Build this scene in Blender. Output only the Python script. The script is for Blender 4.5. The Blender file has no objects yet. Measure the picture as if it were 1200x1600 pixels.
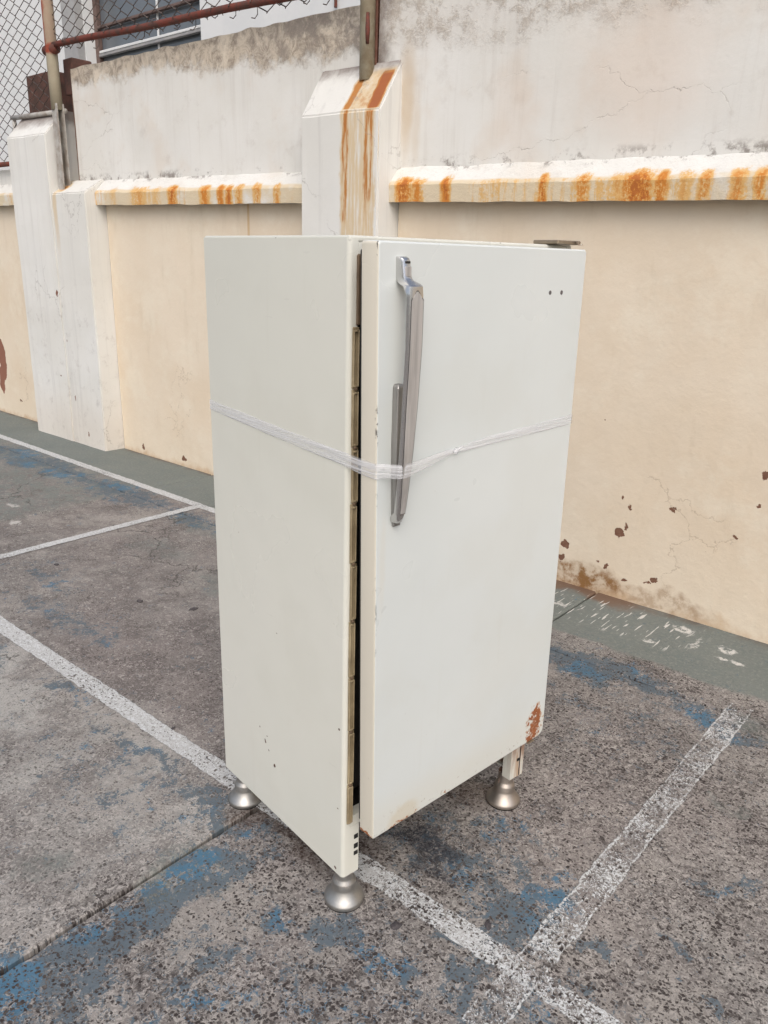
import bpy, bmesh, math, random
from mathutils import Vector, Matrix, noise
random.seed(7)
D = bpy.data; SC = bpy.context.scene; COL = SC.collection

# ---------------------------------------------------------------- camera
CAM_H = 1.5613
pitch, roll, FPX = .3117, .0266, 1233.9
fw = Vector((0, math.cos(pitch), -math.sin(pitch))); up = Vector((0, math.sin(pitch), math.cos(pitch))); ri = Vector((1, 0, 0))
cr, sr = math.cos(roll), math.sin(roll)
r2 = cr*ri + sr*up; u2 = -sr*ri + cr*up
cd = D.cameras.new('camera'); cam = D.objects.new('camera', cd); COL.objects.link(cam)
M = Matrix.Identity(4)
for i in range(3):
    M[i][0], M[i][1], M[i][2] = r2[i], u2[i], -fw[i]
M[2][3] = CAM_H
cam.matrix_world = M
cd.sensor_fit = 'VERTICAL'; cd.sensor_height = 36; cd.lens = 36*FPX/1600
cd.clip_start = .05; cd.clip_end = 600
SC.camera = cam
SC.render.resolution_x, SC.render.resolution_y = 768, 1024

# ---------------------------------------------------------------- light
SUN_EL, SUN_AZ = 46, 176          # azimuth clockwise from +Y
w = D.worlds.new('World'); SC.world = w; w.use_nodes = True
nt = w.node_tree; bg = nt.nodes['Background']
sky = nt.nodes.new('ShaderNodeTexSky'); sky.sky_type = 'NISHITA'; sky.sun_disc = False
sky.sun_elevation = math.radians(SUN_EL); sky.sun_rotation = math.radians(SUN_AZ)
sky.air_density = 1.0; sky.dust_density = 4.0; sky.ozone_density = 1.0
hs = nt.nodes.new('ShaderNodeHueSaturation'); hs.inputs['Saturation'].default_value = .68   # thin overcast: pale sky
nt.links.new(sky.outputs[0], hs.inputs['Color']); nt.links.new(hs.outputs[0], bg.inputs[0])
bg.inputs[1].default_value = .15  #
sl = D.lights.new('sun', 'SUN'); sl.energy = .65; sl.angle = math.radians(50); sl.color = (1, .985, .965)
so = D.objects.new('sun', sl); COL.objects.link(so)
az, el = math.radians(SUN_AZ), math.radians(SUN_EL)
sd = Vector((math.sin(az)*math.cos(el), math.cos(az)*math.cos(el), math.sin(el)))
so.rotation_euler = (-sd).to_track_quat('-Z', 'Y').to_euler(); so.location = sd*20
SC.view_settings.view_transform = 'Standard'; SC.view_settings.look = 'None'
SC.view_settings.exposure = 0.40; SC.view_settings.gamma = 1; SC.view_settings.use_curve_mapping = False
SC.render.engine = 'CYCLES'
SC.cycles.max_bounces = 5; SC.cycles.diffuse_bounces = 3; SC.cycles.glossy_bounces = 3; SC.cycles.transparent_max_bounces = 8

# ---------------------------------------------------------------- frames
TH = math.radians(-40.3)
e1 = Vector((math.cos(TH), math.sin(TH), 0)); nn_ = Vector((math.sin(TH), -math.cos(TH), 0))
D0 = -3.468
CM = Matrix.Translation(nn_*D0) @ Matrix.Rotation(TH, 4, 'Z')       # court frame: x along wall, -y away from wall, z up
FX, FY, FA = -.0786, 1.5701, .7089
FM = Matrix.Translation((FX, FY, 0)) @ Matrix.Rotation(FA, 4, 'Z')  # fridge frame: x along front, y to back, z up

# ---------------------------------------------------------------- object helpers
def tag(o, label=None, cat=None, group=None, kind=None):
    if label: o['label'] = label
    if cat: o['category'] = cat
    if group: o['group'] = group
    if kind: o['kind'] = kind
    return o
def empty(name, mw, label, cat, group=None):
    o = D.objects.new(name, None); COL.objects.link(o); o.matrix_world = mw; o.empty_display_size = .1
    return tag(o, label, cat, group)
def link(name, me, mat, parent=None, mw=None):
    o = D.objects.new(name, me); COL.objects.link(o)
    if mat and not me.materials: me.materials.append(mat)
    if parent: o.parent = parent
    if mw is not None: o.matrix_local = mw
    return o
def bm_me(bm, name, smooth=False):
    me = D.meshes.new(name); bm.normal_update(); bm.to_mesh(me); bm.free()
    if smooth:
        for p in me.polygons: p.use_smooth = True
    return me
def bm_obj(name, bm, mat, parent=None, mw=None, smooth=False):
    return link(name, bm_me(bm, name, smooth), mat, parent, mw)
def add_hexa(bm, P):
    """P: 8 points, bottom ring 0-3 then top ring 4-7"""
    v = [bm.verts.new(p) for p in P]
    fs = []
    for f in ((3,2,1,0),(4,5,6,7),(0,1,5,4),(1,2,6,5),(2,3,7,6),(3,0,4,7)):
        fs.append(bm.faces.new([v[i] for i in f]))
    return fs
def add_box(bm, x0, x1, y0, y1, z0, z1):
    return add_hexa(bm, [(x0,y0,z0),(x1,y0,z0),(x1,y1,z0),(x0,y1,z0),(x0,y0,z1),(x1,y0,z1),(x1,y1,z1),(x0,y1,z1)])
def bevel(bm, r, seg=2, edges=None):
    bmesh.ops.recalc_face_normals(bm, faces=bm.faces[:])
    bmesh.ops.bevel(bm, geom=edges if edges is not None else bm.edges[:], offset=r, segments=seg, affect='EDGES', profile=.5, clamp_overlap=True)
def box_obj(name, x0, x1, y0, y1, z0, z1, mat, parent=None, bev=0, seg=2, mw=None):
    bm = bmesh.new(); add_box(bm, x0, x1, y0, y1, z0, z1)
    if bev: bevel(bm, bev, seg)
    return bm_obj(name, bm, mat, parent, mw)
def add_tube(bm, pts, r, n=6, cap=True):
    rings = []
    pts = [Vector(p) for p in pts]
    for i, p in enumerate(pts):
        t = (pts[min(i+1, len(pts)-1)] - pts[max(i-1, 0)]).normalized()
        a = Vector((0,0,1)) if abs(t.z) < .9 else Vector((1,0,0))
        b = t.cross(a).normalized(); c = t.cross(b)
        rr = r[i] if isinstance(r, (list, tuple)) else r
        rings.append([bm.verts.new(p + rr*(math.cos(2*math.pi*k/n)*b + math.sin(2*math.pi*k/n)*c)) for k in range(n)])
    for A, B in zip(rings, rings[1:]):
        for k in range(n):
            bm.faces.new((A[k], A[(k+1) % n], B[(k+1) % n], B[k]))
    if cap:
        bm.faces.new(rings[0][::-1]); bm.faces.new(rings[-1])
def add_lathe(bm, prof, n=40, c=(0, 0)):
    rings = [[bm.verts.new((c[0]+r*math.cos(2*math.pi*k/n), c[1]+r*math.sin(2*math.pi*k/n), z)) for k in range(n)] for r, z in prof]
    for A, B in zip(rings, rings[1:]):
        for k in range(n): bm.faces.new((A[k], A[(k+1) % n], B[(k+1) % n], B[k]))
    bm.faces.new(rings[0][::-1]); bm.faces.new(rings[-1])

# ---------------------------------------------------------------- node helper
class NT:
    dim = '3D'
    def __init__(s, name, frame=None):
        s.m = D.materials.new(name); s.m.use_nodes = True; s.t = s.m.node_tree
        s.bsdf = s.t.nodes['Principled BSDF']; s.out = s.t.nodes['Material Output']
        g = s.n('ShaderNodeNewGeometry')
        s.P = g.outputs['Position']
        if frame is not None:
            loc = -(frame.to_3x3().inverted() @ frame.translation); ang = frame.to_euler().z
            r = s.n('ShaderNodeVectorRotate'); r.rotation_type = 'Z_AXIS'; s.l(s.P, r.inputs['Vector']); r.inputs['Angle'].default_value = -ang
            s.P = s.vadd(r.outputs[0], tuple(loc))
    def n(s, t): return s.t.nodes.new(t)
    def l(s, a, b): s.t.links.new(a, b)
    def put(s, sock, v):
        if hasattr(v, 'links') or isinstance(v, bpy.types.NodeSocket): s.l(v, sock)
        elif isinstance(v, (tuple, list)) and len(v) == 3 and sock.type == 'RGBA': sock.default_value = (*v, 1)
        else: sock.default_value = v
    def vadd(s, a, b):
        n = s.n('ShaderNodeVectorMath'); n.operation = 'ADD'; s.put(n.inputs[0], a); s.put(n.inputs[1], b); return n.outputs[0]
    def vmul(s, a, b):
        n = s.n('ShaderNodeVectorMath'); n.operation = 'MULTIPLY'; s.put(n.inputs[0], a); s.put(n.inputs[1], b); return n.outputs[0]
    def math(s, op, a, b=0., c=0., clamp=False):
        n = s.n('ShaderNodeMath'); n.operation = op; n.use_clamp = clamp
        s.put(n.inputs[0], a); s.put(n.inputs[1], b); s.put(n.inputs[2], c); return n.outputs[0]
    def add(s, a, b): return s.math('ADD', a, b)
    def sub(s, a, b): return s.math('SUBTRACT', a, b)
    def mul(s, a, b): return s.math('MULTIPLY', a, b)
    def mx(s, a, b): return s.math('MAXIMUM', a, b)
    def noise(s, scale, detail=4, rough=.6, dist=0, vec=None, off=0, col=False, stretch=None):
        n = s.n('ShaderNodeTexNoise'); v = vec if vec is not None else s.P
        if stretch: v = s.vmul(v, stretch)
        if off: v = s.vadd(v, (off, off*1.7, off*.3))
        s.l(v, n.inputs['Vector']); n.inputs['Scale'].default_value = scale; n.inputs['Detail'].default_value = detail
        n.noise_dimensions = s.dim; n.inputs['Roughness'].default_value = rough; n.inputs['Distortion'].default_value = dist
        return n.outputs['Color'] if col else n.outputs['Fac']
    def voro(s, scale, feat='F1', vec=None, rnd=1, stretch=None, out='Distance'):
        n = s.n('ShaderNodeTexVoronoi'); n.feature = feat; n.voronoi_dimensions = s.dim; v = vec if vec is not None else s.P
        if stretch: v = s.vmul(v, stretch)
        s.l(v, n.inputs['Vector']); n.inputs['Scale'].default_value = scale; n.inputs['Randomness'].default_value = rnd
        return n.outputs[out]
    def ss(s, v, a, b, t0=0., t1=1.):
        n = s.n('ShaderNodeMapRange'); n.interpolation_type = 'SMOOTHSTEP'; s.put(n.inputs[0], v)
        n.inputs[1].default_value = a; n.inputs[2].default_value = b; n.inputs[3].default_value = t0; n.inputs[4].default_value = t1
        if a > b:
            n.inputs[1].default_value = b; n.inputs[2].default_value = a; n.inputs[3].default_value = t1; n.inputs[4].default_value = t0
        return n.outputs[0]
    def mix(s, f, a, b, mode='MIX'):
        n = s.n('ShaderNodeMix'); n.data_type = 'RGBA'; n.blend_type = mode; s.put(n.inputs[0], f); s.put(n.inputs[6], a); s.put(n.inputs[7], b)
        return n.outputs[2]
    def xyz(s, v=None):
        n = s.n('ShaderNodeSeparateXYZ'); s.l(v if v is not None else s.P, n.inputs[0]); return n.outputs[0], n.outputs[1], n.outputs[2]
    def blob(s, vec, c, r, soft=.35):
        v = s.vmul(s.vadd(vec, (-c[0], -c[1], -c[2])), tuple(1/k if k else 0 for k in r))
        n = s.n('ShaderNodeVectorMath'); n.operation = 'LENGTH'; s.l(v, n.inputs[0])
        return s.ss(n.outputs['Value'], 1+soft, 1-soft)
    def blobs(s, vec, L, soft=.35):
        o = None
        for c, r, k in L:
            b = s.blob(vec, c, r, soft)
            if k != 1: b = s.mul(b, k)
            o = b if o is None else s.mx(o, b)
        return o
    def warp(s, amt, scale, detail=3, vec=None):
        c = s.noise(scale, detail, col=True, vec=vec)
        return s.vadd(vec if vec is not None else s.P, s.vmul(s.vadd(c, (-.5, -.5, -.5)), (amt, amt, amt)))
    def ramp(s, v, stops):
        n = s.n('ShaderNodeValToRGB'); s.put(n.inputs[0], v); e = n.color_ramp.elements
        while len(e) < len(stops): e.new(.5)
        for k, (p, c) in zip(e, stops):
            k.position = p; k.color = (c, c, c, 1) if not isinstance(c, tuple) else (*c, 1)
        return n.outputs[0]
    def bump(s, h, strength=.5, dist=.01, prev=None):
        n = s.n('ShaderNodeBump'); n.inputs['Strength'].default_value = strength; n.inputs['Distance'].default_value = dist
        s.l(h, n.inputs['Height'])
        if prev is not None: s.l(prev, n.inputs['Normal'])
        return n.outputs[0]
    def done(s, col, rough=.8, normal=None, metal=0, spec=.5, alpha=None):
        s.put(s.bsdf.inputs['Base Color'], col); s.put(s.bsdf.inputs['Roughness'], rough); s.put(s.bsdf.inputs['Metallic'], metal)
        s.put(s.bsdf.inputs['Specular IOR Level'], spec)
        if normal is not None: s.l(normal, s.bsdf.inputs['Normal'])
        if alpha is not None: s.put(s.bsdf.inputs['Alpha'], alpha)
        return s.m

# ---------------------------------------------------------------- materials
def v3(s, off): return (s, -off, 0)
def pit_field(N, near):
    """loose dark pits where grit has broken out of the surface"""
    Wp = N.warp(.013, 70, 3)
    dens = N.add(N.mul(N.noise(3.2, 5, .7, off=44), .9), N.mul(near, .14))
    out = None
    for sc, base, amp in ((84, .985, .95), (150, .965, .95)):
        vec = N.vadd(Wp, (sc*.13, sc*.07, 0))
        d = N.voro(sc, vec=vec, stretch=(1, 1.25, 1)); c = N.xyz(N.voro(sc, vec=vec, stretch=(1, 1.25, 1), out='Color'))[0]
        r = N.sub(N.add(c, dens), base+.12)          # radius of this cell's pit, negative = none
        p = N.ss(N.sub(N.mul(r, amp), d), -.06, .06)
        out = p if out is None else N.mx(out, N.mul(p, .85))
    clump = N.mul(N.ss(N.noise(4.0, 4, .7, off=3), .47, .62), near)
    big = N.mul(N.ss(N.noise(32, 5, .75, dist=.5, off=21), .425, .385), clump)
    return N.mx(out, N.mul(big, .85))
def concrete_color(N, x, y):
    """bare pinkish concrete with exposed grit; returns colour, height"""
    big = N.noise(.9, 5, .6)
    col = N.mix(N.ss(big, .35, .65), (.200, .175, .163), (.222, .208, .192))
    # lighter, greyer slab towards the lower left
    gl = N.mul(N.ss(x, -1.50, -1.56), N.ss(y, -2.05, -2.3))
    col = N.mix(N.mul(gl, .85), col, (.36, .35, .325))
    col = N.mix(N.ss(N.noise(3.5, 6, .75), .44, .60, 0, .6), col, (.105, .090, .085))
    col = N.mix(N.ss(N.noise(.8, 5, .7, off=91), .50, .66, 0, .45), col, (.13, .112, .105))
    col = N.mix(N.ss(N.noise(2.2, 6, .75, off=5), .54, .68, 0, .65), col, (.30, .275, .25))
    # bright worn paste between the pits
    g1 = N.noise(62, 5, .78, dist=1.2)
    near = N.ss(N.add(x, N.mul(y, -.55)), -1.9, .1)      # rougher concrete on the nearer side
    lite = N.mul(N.ss(N.add(g1, N.mul(near, .05)), .50, .66), N.math('MULTIPLY_ADD', N.noise(4, 4, .6, off=33), .8, .25))
    col = N.mix(N.mul(lite, .9), col, (.48, .445, .41))
    col = N.mix(N.ss(N.noise(1.6, 6, .72, off=52), .50, .66, 0, .5), col, (.33, .305, .275))
    near = N.mul(near, N.ss(x, -1.75, -1.45, .45, 1))
    pit = N.mul(pit_field(N, near), N.ss(x, -1.75, -1.45, .7, 1))
    col = N.mix(N.mul(pit, N.ss(N.noise(40, 3, .6, off=61), .3, .6, .65, 1)), col, (.042, .034, .032))
    col = N.mix(N.ss(N.noise(190, 3, .7, off=71), .55, .70, 0, .45), col, (.08, .068, .064))
    h = N.sub(N.mul(g1, .5), pit)
    return col, h, pit, g1, near

def mat_ground(name='weathered_court_concrete'):
    N = NT(name, CM); N.dim = '2D'; x, y, z = N.xyz()
    col, h, pit, g1, near = concrete_color(N, x, y)
    W = N.warp(.34, 3.2, 6); W2 = N.warp(.10, 14, 5, vec=W)
    X, Y, Z = N.xyz(N.warp(.10, 5, 6)); 
    fine = N.noise(28, 6, .75, off=8)
    # grey-green coat along the wall
    band = N.ss(Y, -.54, -.50)
    leftz = N.ss(X, -4.55, -4.75)
    far = N.mul(leftz, N.ss(Y, -2.2, -1.6))
    green = N.mx(band, N.mul(far, .85))
    gb = N.blobs(N.warp(.25, 6, 6), [(v3(-2.7, 1.2), (.5, .16, 9), .8), (v3(-3.6, 1.15), (.35, .12, 9), .7), (v3(-1.78, 2.75), (.09, .07, 9), .7), (v3(-1.45, 2.5), (.12, .10, 9), .9),
                      (v3(-3.3, .75), (.9, .13, 9), .8), (v3(-2.2, .8), (.5, .12, 9), .8), (v3(-.45, .72), (.25, .1, 9), .8), (v3(-.5, 1.25), (.04, .05, 9), .8), (v3(-1.9, 2.9), (.05, .1, 9), .9), (v3(-2.3, 1.1), (.5, .35, 9), .45), (v3(-3.5, 1.5), (.6, .5, 9), .45), (v3(-.6, 1.0), (.5, .3, 9), .42), (v3(-1.1, 2.6), (.4, .3, 9), .40), (v3(-2.6, 2.6), (.6, .2, 9), .45)])
    green = N.mx(green, N.mul(N.ss(N.add(gb, N.mul(N.sub(fine, .5), 1.6)), .45, .8), .75))
    wear = N.ss(N.add(fine, N.mul(N.noise(7, 5, .7, off=2), .8)), .80, 1.0)
    green = N.mul(green, N.math('SUBTRACT', 1, N.mul(wear, N.ss(band, .5, 1, .8, .08)), clamp=True))
    gcol = N.mix(N.noise(4, 5, .7), (.175, .190, .170), (.120, .145, .138))
    gcol = N.mix(N.ss(N.noise(60, 4, .7), .5, .7, 0, .35), gcol, (.30, .30, .27))
    col = N.mix(N.mul(green, .93), col, gcol)
    # blue paint remnants
    L = [(v3(-1.62, 2.28), (.22, .045, 9), .9), (v3(-2.05, 2.27), (.26, .035, 9), .8), (v3(-2.55, 2.25), (.10, .035, 9), .9), (v3(-3.15, 1.95), (.38, .10, 9), .62), (v3(-3.2, 2.35), (.3, .09, 9), .9),
         (v3(-.80, 2.03), (.13, .085, 9), 1), (v3(-.73, 1.95), (.05, .10, 9), 1), (v3(-1.0, 1.97), (.16, .06, 9), .7), (v3(-.9, 1.78), (.14, .06, 9), .5),
         (v3(-1.45, 2.72), (.08, .38, 9), 1.15), (v3(-1.36, 2.85), (.10, .14, 9), .9), (v3(-1.42, 3.02), (.14, .10, 9), .8), (v3(-1.2, 2.6), (.09, .05, 9), .6),
         (v3(-.79, 2.30), (.055, .035, 9), 1.1), (v3(-.70, 2.33), (.04, .055, 9), 1.1), (v3(-1.02, 2.40), (.13, .05, 9), .9), (v3(-.90, 2.36), (.035, .04, 9), 1.1), (v3(-.86, 2.21), (.05, .025, 9), 1.0),
         (v3(-1.15, 2.45), (.08, .05, 9), .8), (v3(-.72, 2.22), (.025, .02, 9), 1.1), (v3(-.95, 2.52), (.06, .03, 9), .7),
         (v3(-.40, 1.85), (.03, .02, 9), 1.1), (v3(-.45, 1.62), (.08, .018, 9), .8), (v3(-.35, 1.55), (.03, .05, 9), .8), (v3(-.55, 2.0), (.025, .03, 9), 1.0), (v3(-.30, 1.95), (.05, .02, 9), .8), (v3(-.5, 2.12), (.03, .03, 9), .9),
         (v3(-1.2, .72), (.45, .075, 9), 1.0), (v3(-.70, .78), (.22, .06, 9), .9), (v3(-1.6, .70), (.25, .06, 9), .9), (v3(-1.15, .95), (.20, .04, 9), .45), (v3(-4.6, .70), (.55, .14, 9), .9), (v3(-5.8, .72), (1.1, .13, 9), .9), (v3(-3.9, .72), (.35, .10, 9), .8), (v3(-1.32, 2.05), (.2, .05, 9), .6), (v3(-3.6, 1.75), (.3, .08, 9), .5), (v3(-1.15, 2.75), (.35, .3, 9), .38), (v3(-.6, 2.3), (.35, .2, 9), .40), (v3(-1.0, 1.95), (.35, .2, 9), .42), (v3(-.9, 1.0), (.3, .3, 9), .33), (v3(-1.9, 2.45), (.4, .15, 9), .35)]
    bl = N.blobs(W2, L, .75)
    blue = N.ss(N.add(N.mul(bl, .85), N.add(N.mul(N.sub(N.noise(70, 5, .8, dist=1, off=8), .5), 2.3), N.mul(N.sub(N.noise(13, 6, .8, off=18), .5), 2.6))), .47, .58)
    blue = N.mul(blue, N.ss(pit, .8, .2))
    bcol = N.mix(N.noise(9, 5, .7, off=4), (.066, .100, .132), (.105, .130, .145))
    bcol = N.mix(N.ss(N.noise(5, 4, .6, off=9), .53, .66, 0, .8), bcol, (.04, .145, .24))
    col = N.mix(N.mul(blue, .88), col, bcol)
    under_shade = N.blobs(N.warp(.15, 9, 5), [(v3(-1.07, 1.98), (.10, .05, 9), 1), (v3(-1.0, 2.05), (.06, .03, 9), .7)])  # shade under the fridge, painted into the ground colour
    col = N.mix(N.mul(under_shade, N.ss(g1, .4, .6, .95, .5)), col, (.03, .032, .04))
    # brown damp stains by the fridge and under the wall foot
    st = N.blobs(W, [(v3(-1.33, 2.2), (.30, .045, 9), 1), (v3(-1.17, 2.13), (.1, .07, 9), .8), (v3(-1.1, 1.74), (.09, .07, 9), .8)])
    col = N.mix(N.mul(st, N.ss(g1, .3, .55, .9, .4)), col, (.07, .045, .035))
    ft = N.mul(N.ss(y, -.07, -.0), N.ss(N.noise(6, 4, .6, off=6), .35, .6))
    col = N.mix(N.mul(ft, .8), col, (.12, .095, .075))
    ft2 = N.blob(W, v3(-1.6, .02), (.35, .10, 9))
    col = N.mix(N.mul(ft2, .8), col, (.16, .09, .055))
    # white drips and scuffs on the coat by the wall
    sc = N.ss(N.noise(52, 2, .4, stretch=(1.6, .16, 1), off=14), .655, .68)
    sc = N.mul(sc, N.mul(N.mul(N.ss(x, -1.8, -1.6), N.ss(x, -.9, -1.1)), N.mul(N.ss(y, -.40, -.34), N.ss(y, -.02, -.10))))
    fl = N.blobs(N.warp(.06, 30, 3), [(v3(-1.05, .12), (.045, .035, 9), 1), (v3(-.84, .19), (.035, .03, 9), 1), (v3(-1.62, .26), (.04, .02, 9), .8), (v3(-1.12, .34), (.03, .018, 9), 1), (v3(-.80, .28), (.05, .012, 9), 1), (v3(-4.55, 1.5), (.05, .03, 9), .7), (v3(-4.9, 1.35), (.06, .02, 9), .6), (v3(-.96, .22), (.012, .06, 9), .7)], .3)
    sc = N.mx(sc, N.mul(fl, N.ss(fine, .42, .5)))
    col = N.mix(N.mul(sc, .85), col, (.62, .60, .56))
    # hairline cracks
    ck = N.ss(N.voro(.75, 'DISTANCE_TO_EDGE', vec=N.warp(.5, 3, 6)), .006, .0015)
    ck = N.mul(ck, N.ss(N.noise(.8, 2, .5, off=31), .5, .58))
    col = N.mix(N.mul(ck, .8), col, (.06, .055, .05))
    coat = N.mx(N.mul(green, .9), N.mul(blue, .7))
    nb = N.bump(N.mul(h, N.ss(y, -.50, -.60, .15, 1)), .75, .004)
    rg = N.ss(coat, 0, 1, .93, .72)
    return N.done(col, rg, nb, spec=.28)

def mat_line(name, wear, seed, edge_only=False, axis='x', c=0, hw=.035):
    """old white court paint: opaque flakes with the bare ground showing between"""
    N = NT(name, CM); N.dim = '2D'; x, y, z = N.xyz(N.warp(.022, 14, 5))
    f = N.math('SUBTRACT', .62, N.mul(pit_field(N, N.ss(N.add(N.xyz()[0], N.mul(N.xyz()[1], -.55)), -1.9, .1)), .35)); g = N.noise(100, 5, .8, dist=1, off=seed); b = N.noise(7, 5, .7, off=seed+3)
    a = y if axis == 'x' else x
    e = N.math('ABSOLUTE', N.sub(a, c))
    v = N.add(N.mul(g, .9), N.add(N.mul(f, .9), N.mul(b, .5)))
    if edge_only: v = N.add(v, N.mul(N.ss(e, hw*.74, hw*.9), .10))
    al = N.ss(v, wear-.04, wear+.04)
    al = N.mul(al, N.ss(e, hw*1.0, hw*.9))
    col = N.mix(N.ss(g, .4, .65), (.40, .395, .38), (.60, .615, .62))
    nb = N.bump(N.add(f, g), .4, .003)
    m = N.done(col, .85, nb, spec=.25, alpha=al)
    return m

def mat_yellow():
    N = NT('cream_wall_paint', CM); x, y, z = N.xyz()
    col = N.mix(N.ss(N.noise(1.1, 5, .6), .35, .65), (.67, .56, .425), (.70, .605, .48))
    col = N.mix(N.ss(N.noise(3, 6, .75, off=3), .46, .66, 0, .6), col, (.73, .655, .53))
    col = N.mix(N.ss(N.noise(9, 5, .7, off=6, stretch=(1, 1, .25)), .52, .75, 0, .18), col, (.42, .33, .22))
    low = N.ss(N.add(z, N.mul(N.noise(2.5, 5, .7, off=4), .8)), .85, .35)
    col = N.mix(N.mul(low, .45), col, (.72, .63, .50))
    foot = N.ss(N.add(z, N.mul(N.noise(5, 5, .7, off=1), .24)), .18, .10)
    col = N.mix(N.mul(foot, .6), col, (.47, .29, .14))
    br = N.blobs(N.warp(.25, 5, 6), [((-1.62, 0, .05), (.26, .3, .07), 1), ((-1.2, 0, .05), (.22, .3, .05), .5)])
    col = N.mix(N.mul(br, N.ss(N.noise(14, 5, .7), .4, .6, .25, 1)), col, (.25, .13, .05))
    W = N.warp(.06, 26, 5)
    W3 = N.warp(.10, 9, 5)
    chips = N.blobs(W, [((-1.458, 0, .33), (.028, .2, .024), 1), ((-1.43, 0, .37), (.010, .2, .013), 1), ((-1.731, 0, .205), (.028, .2, .018), 1), ((-1.745, 0, .13), (.014, .2, .02), 1),
        ((-1.26, 0, .145), (.022, .2, .016), 1), ((-1.29, 0, .12), (.02, .2, .007), 1), ((-1.50, 0, .14), (.008, .2, .018), 1), ((-1.55, 0, .16), (.007, .2, .008), 1), ((-1.40, 0, .10), (.012, .2, .006), .8),
        ((-1.46, 0, .51), (.008, .2, .012), .7), ((-1.42, 0, .47), (.008, .2, .014), .7), ((-1.22, 0, .50), (.014, .2, .010), .8), ((-.93, 0, .44), (.010, .2, .008), .9), ((-.855, 0, .73), (.012, .2, .026), 1), ((-.86, 0, .60), (.008, .2, .01), .8),
        ((-1.60, 0, .86), (.004, .2, .004), 1), ((-4.95, 0, .06), (.03, .3, .02), .9), ((-7.55, 0, .16), (.03, .2, .008), .8), ((-5.5, 0, .06), (.02, .2, .02), .9)], .3)
    brick = N.blobs(W3, [((-7.84, 0, .53), (.07, .3, .20), 1), ((-7.9, 0, .32), (.06, .3, .13), 1)], .2)
    brick = N.ss(brick, .4, .6)
    ch = N.ss(chips, .45, .6)
    col = N.mix(ch, col, N.mix(N.noise(60, 3, .6), (.10, .035, .02), (.26, .15, .10)))
    col = N.mix(brick, col, (.26, .12, .08))
    ck = N.ss(N.voro(2.2, 'DISTANCE_TO_EDGE', vec=N.warp(.35, 5, 6)), .010, .002)
    ck = N.mul(ck, N.mul(N.ss(N.noise(2.2, 2, .5, off=41), .56, .62), N.ss(z, 1.1, .8)))
    col = N.mix(N.mul(ck, .35), col, (.30, .22, .15))
    drip = N.mul(N.ss(N.math('ABSOLUTE', N.add(x, 4.13)), .016, .006), N.ss(z, 1.45, 1.75))
    col = N.mix(N.mul(drip, .6), col, (.50, .30, .11))
    h = N.add(N.mul(N.noise(2.5, 5, .6), 1.2), N.add(N.mul(N.noise(14, 5, .7), .25), N.mul(N.noise(60, 4, .7), .08)))
    h = N.sub(h, N.add(N.mul(N.mx(ch, brick), .25), N.mul(ck, .06)))
    h = N.add(h, N.mul(N.mul(low, N.noise(9, 5, .7, off=2)), .45))
    return N.done(col, .82, N.bump(h, .6, .012), spec=.25)

def white_base(N, x, y, z):
    col = N.mix(N.ss(N.noise(1.3, 5, .6), .35, .65), (.66, .64, .59), (.70, .685, .645))
    col = N.mix(N.ss(N.noise(2.1, 4, .6, off=13), .52, .68, 0, .5), col, (.63, .56, .48))
    st = N.noise(16, 5, .75, stretch=(1, 1, .05), off=3)
    col = N.mix(N.ss(st, .50, .72, 0, .28), col, (.50, .46, .41))
    col = N.mix(N.ss(N.noise(7, 6, .7, off=2), .55, .75, 0, .35), col, (.46, .41, .36))
    return col, st

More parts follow.
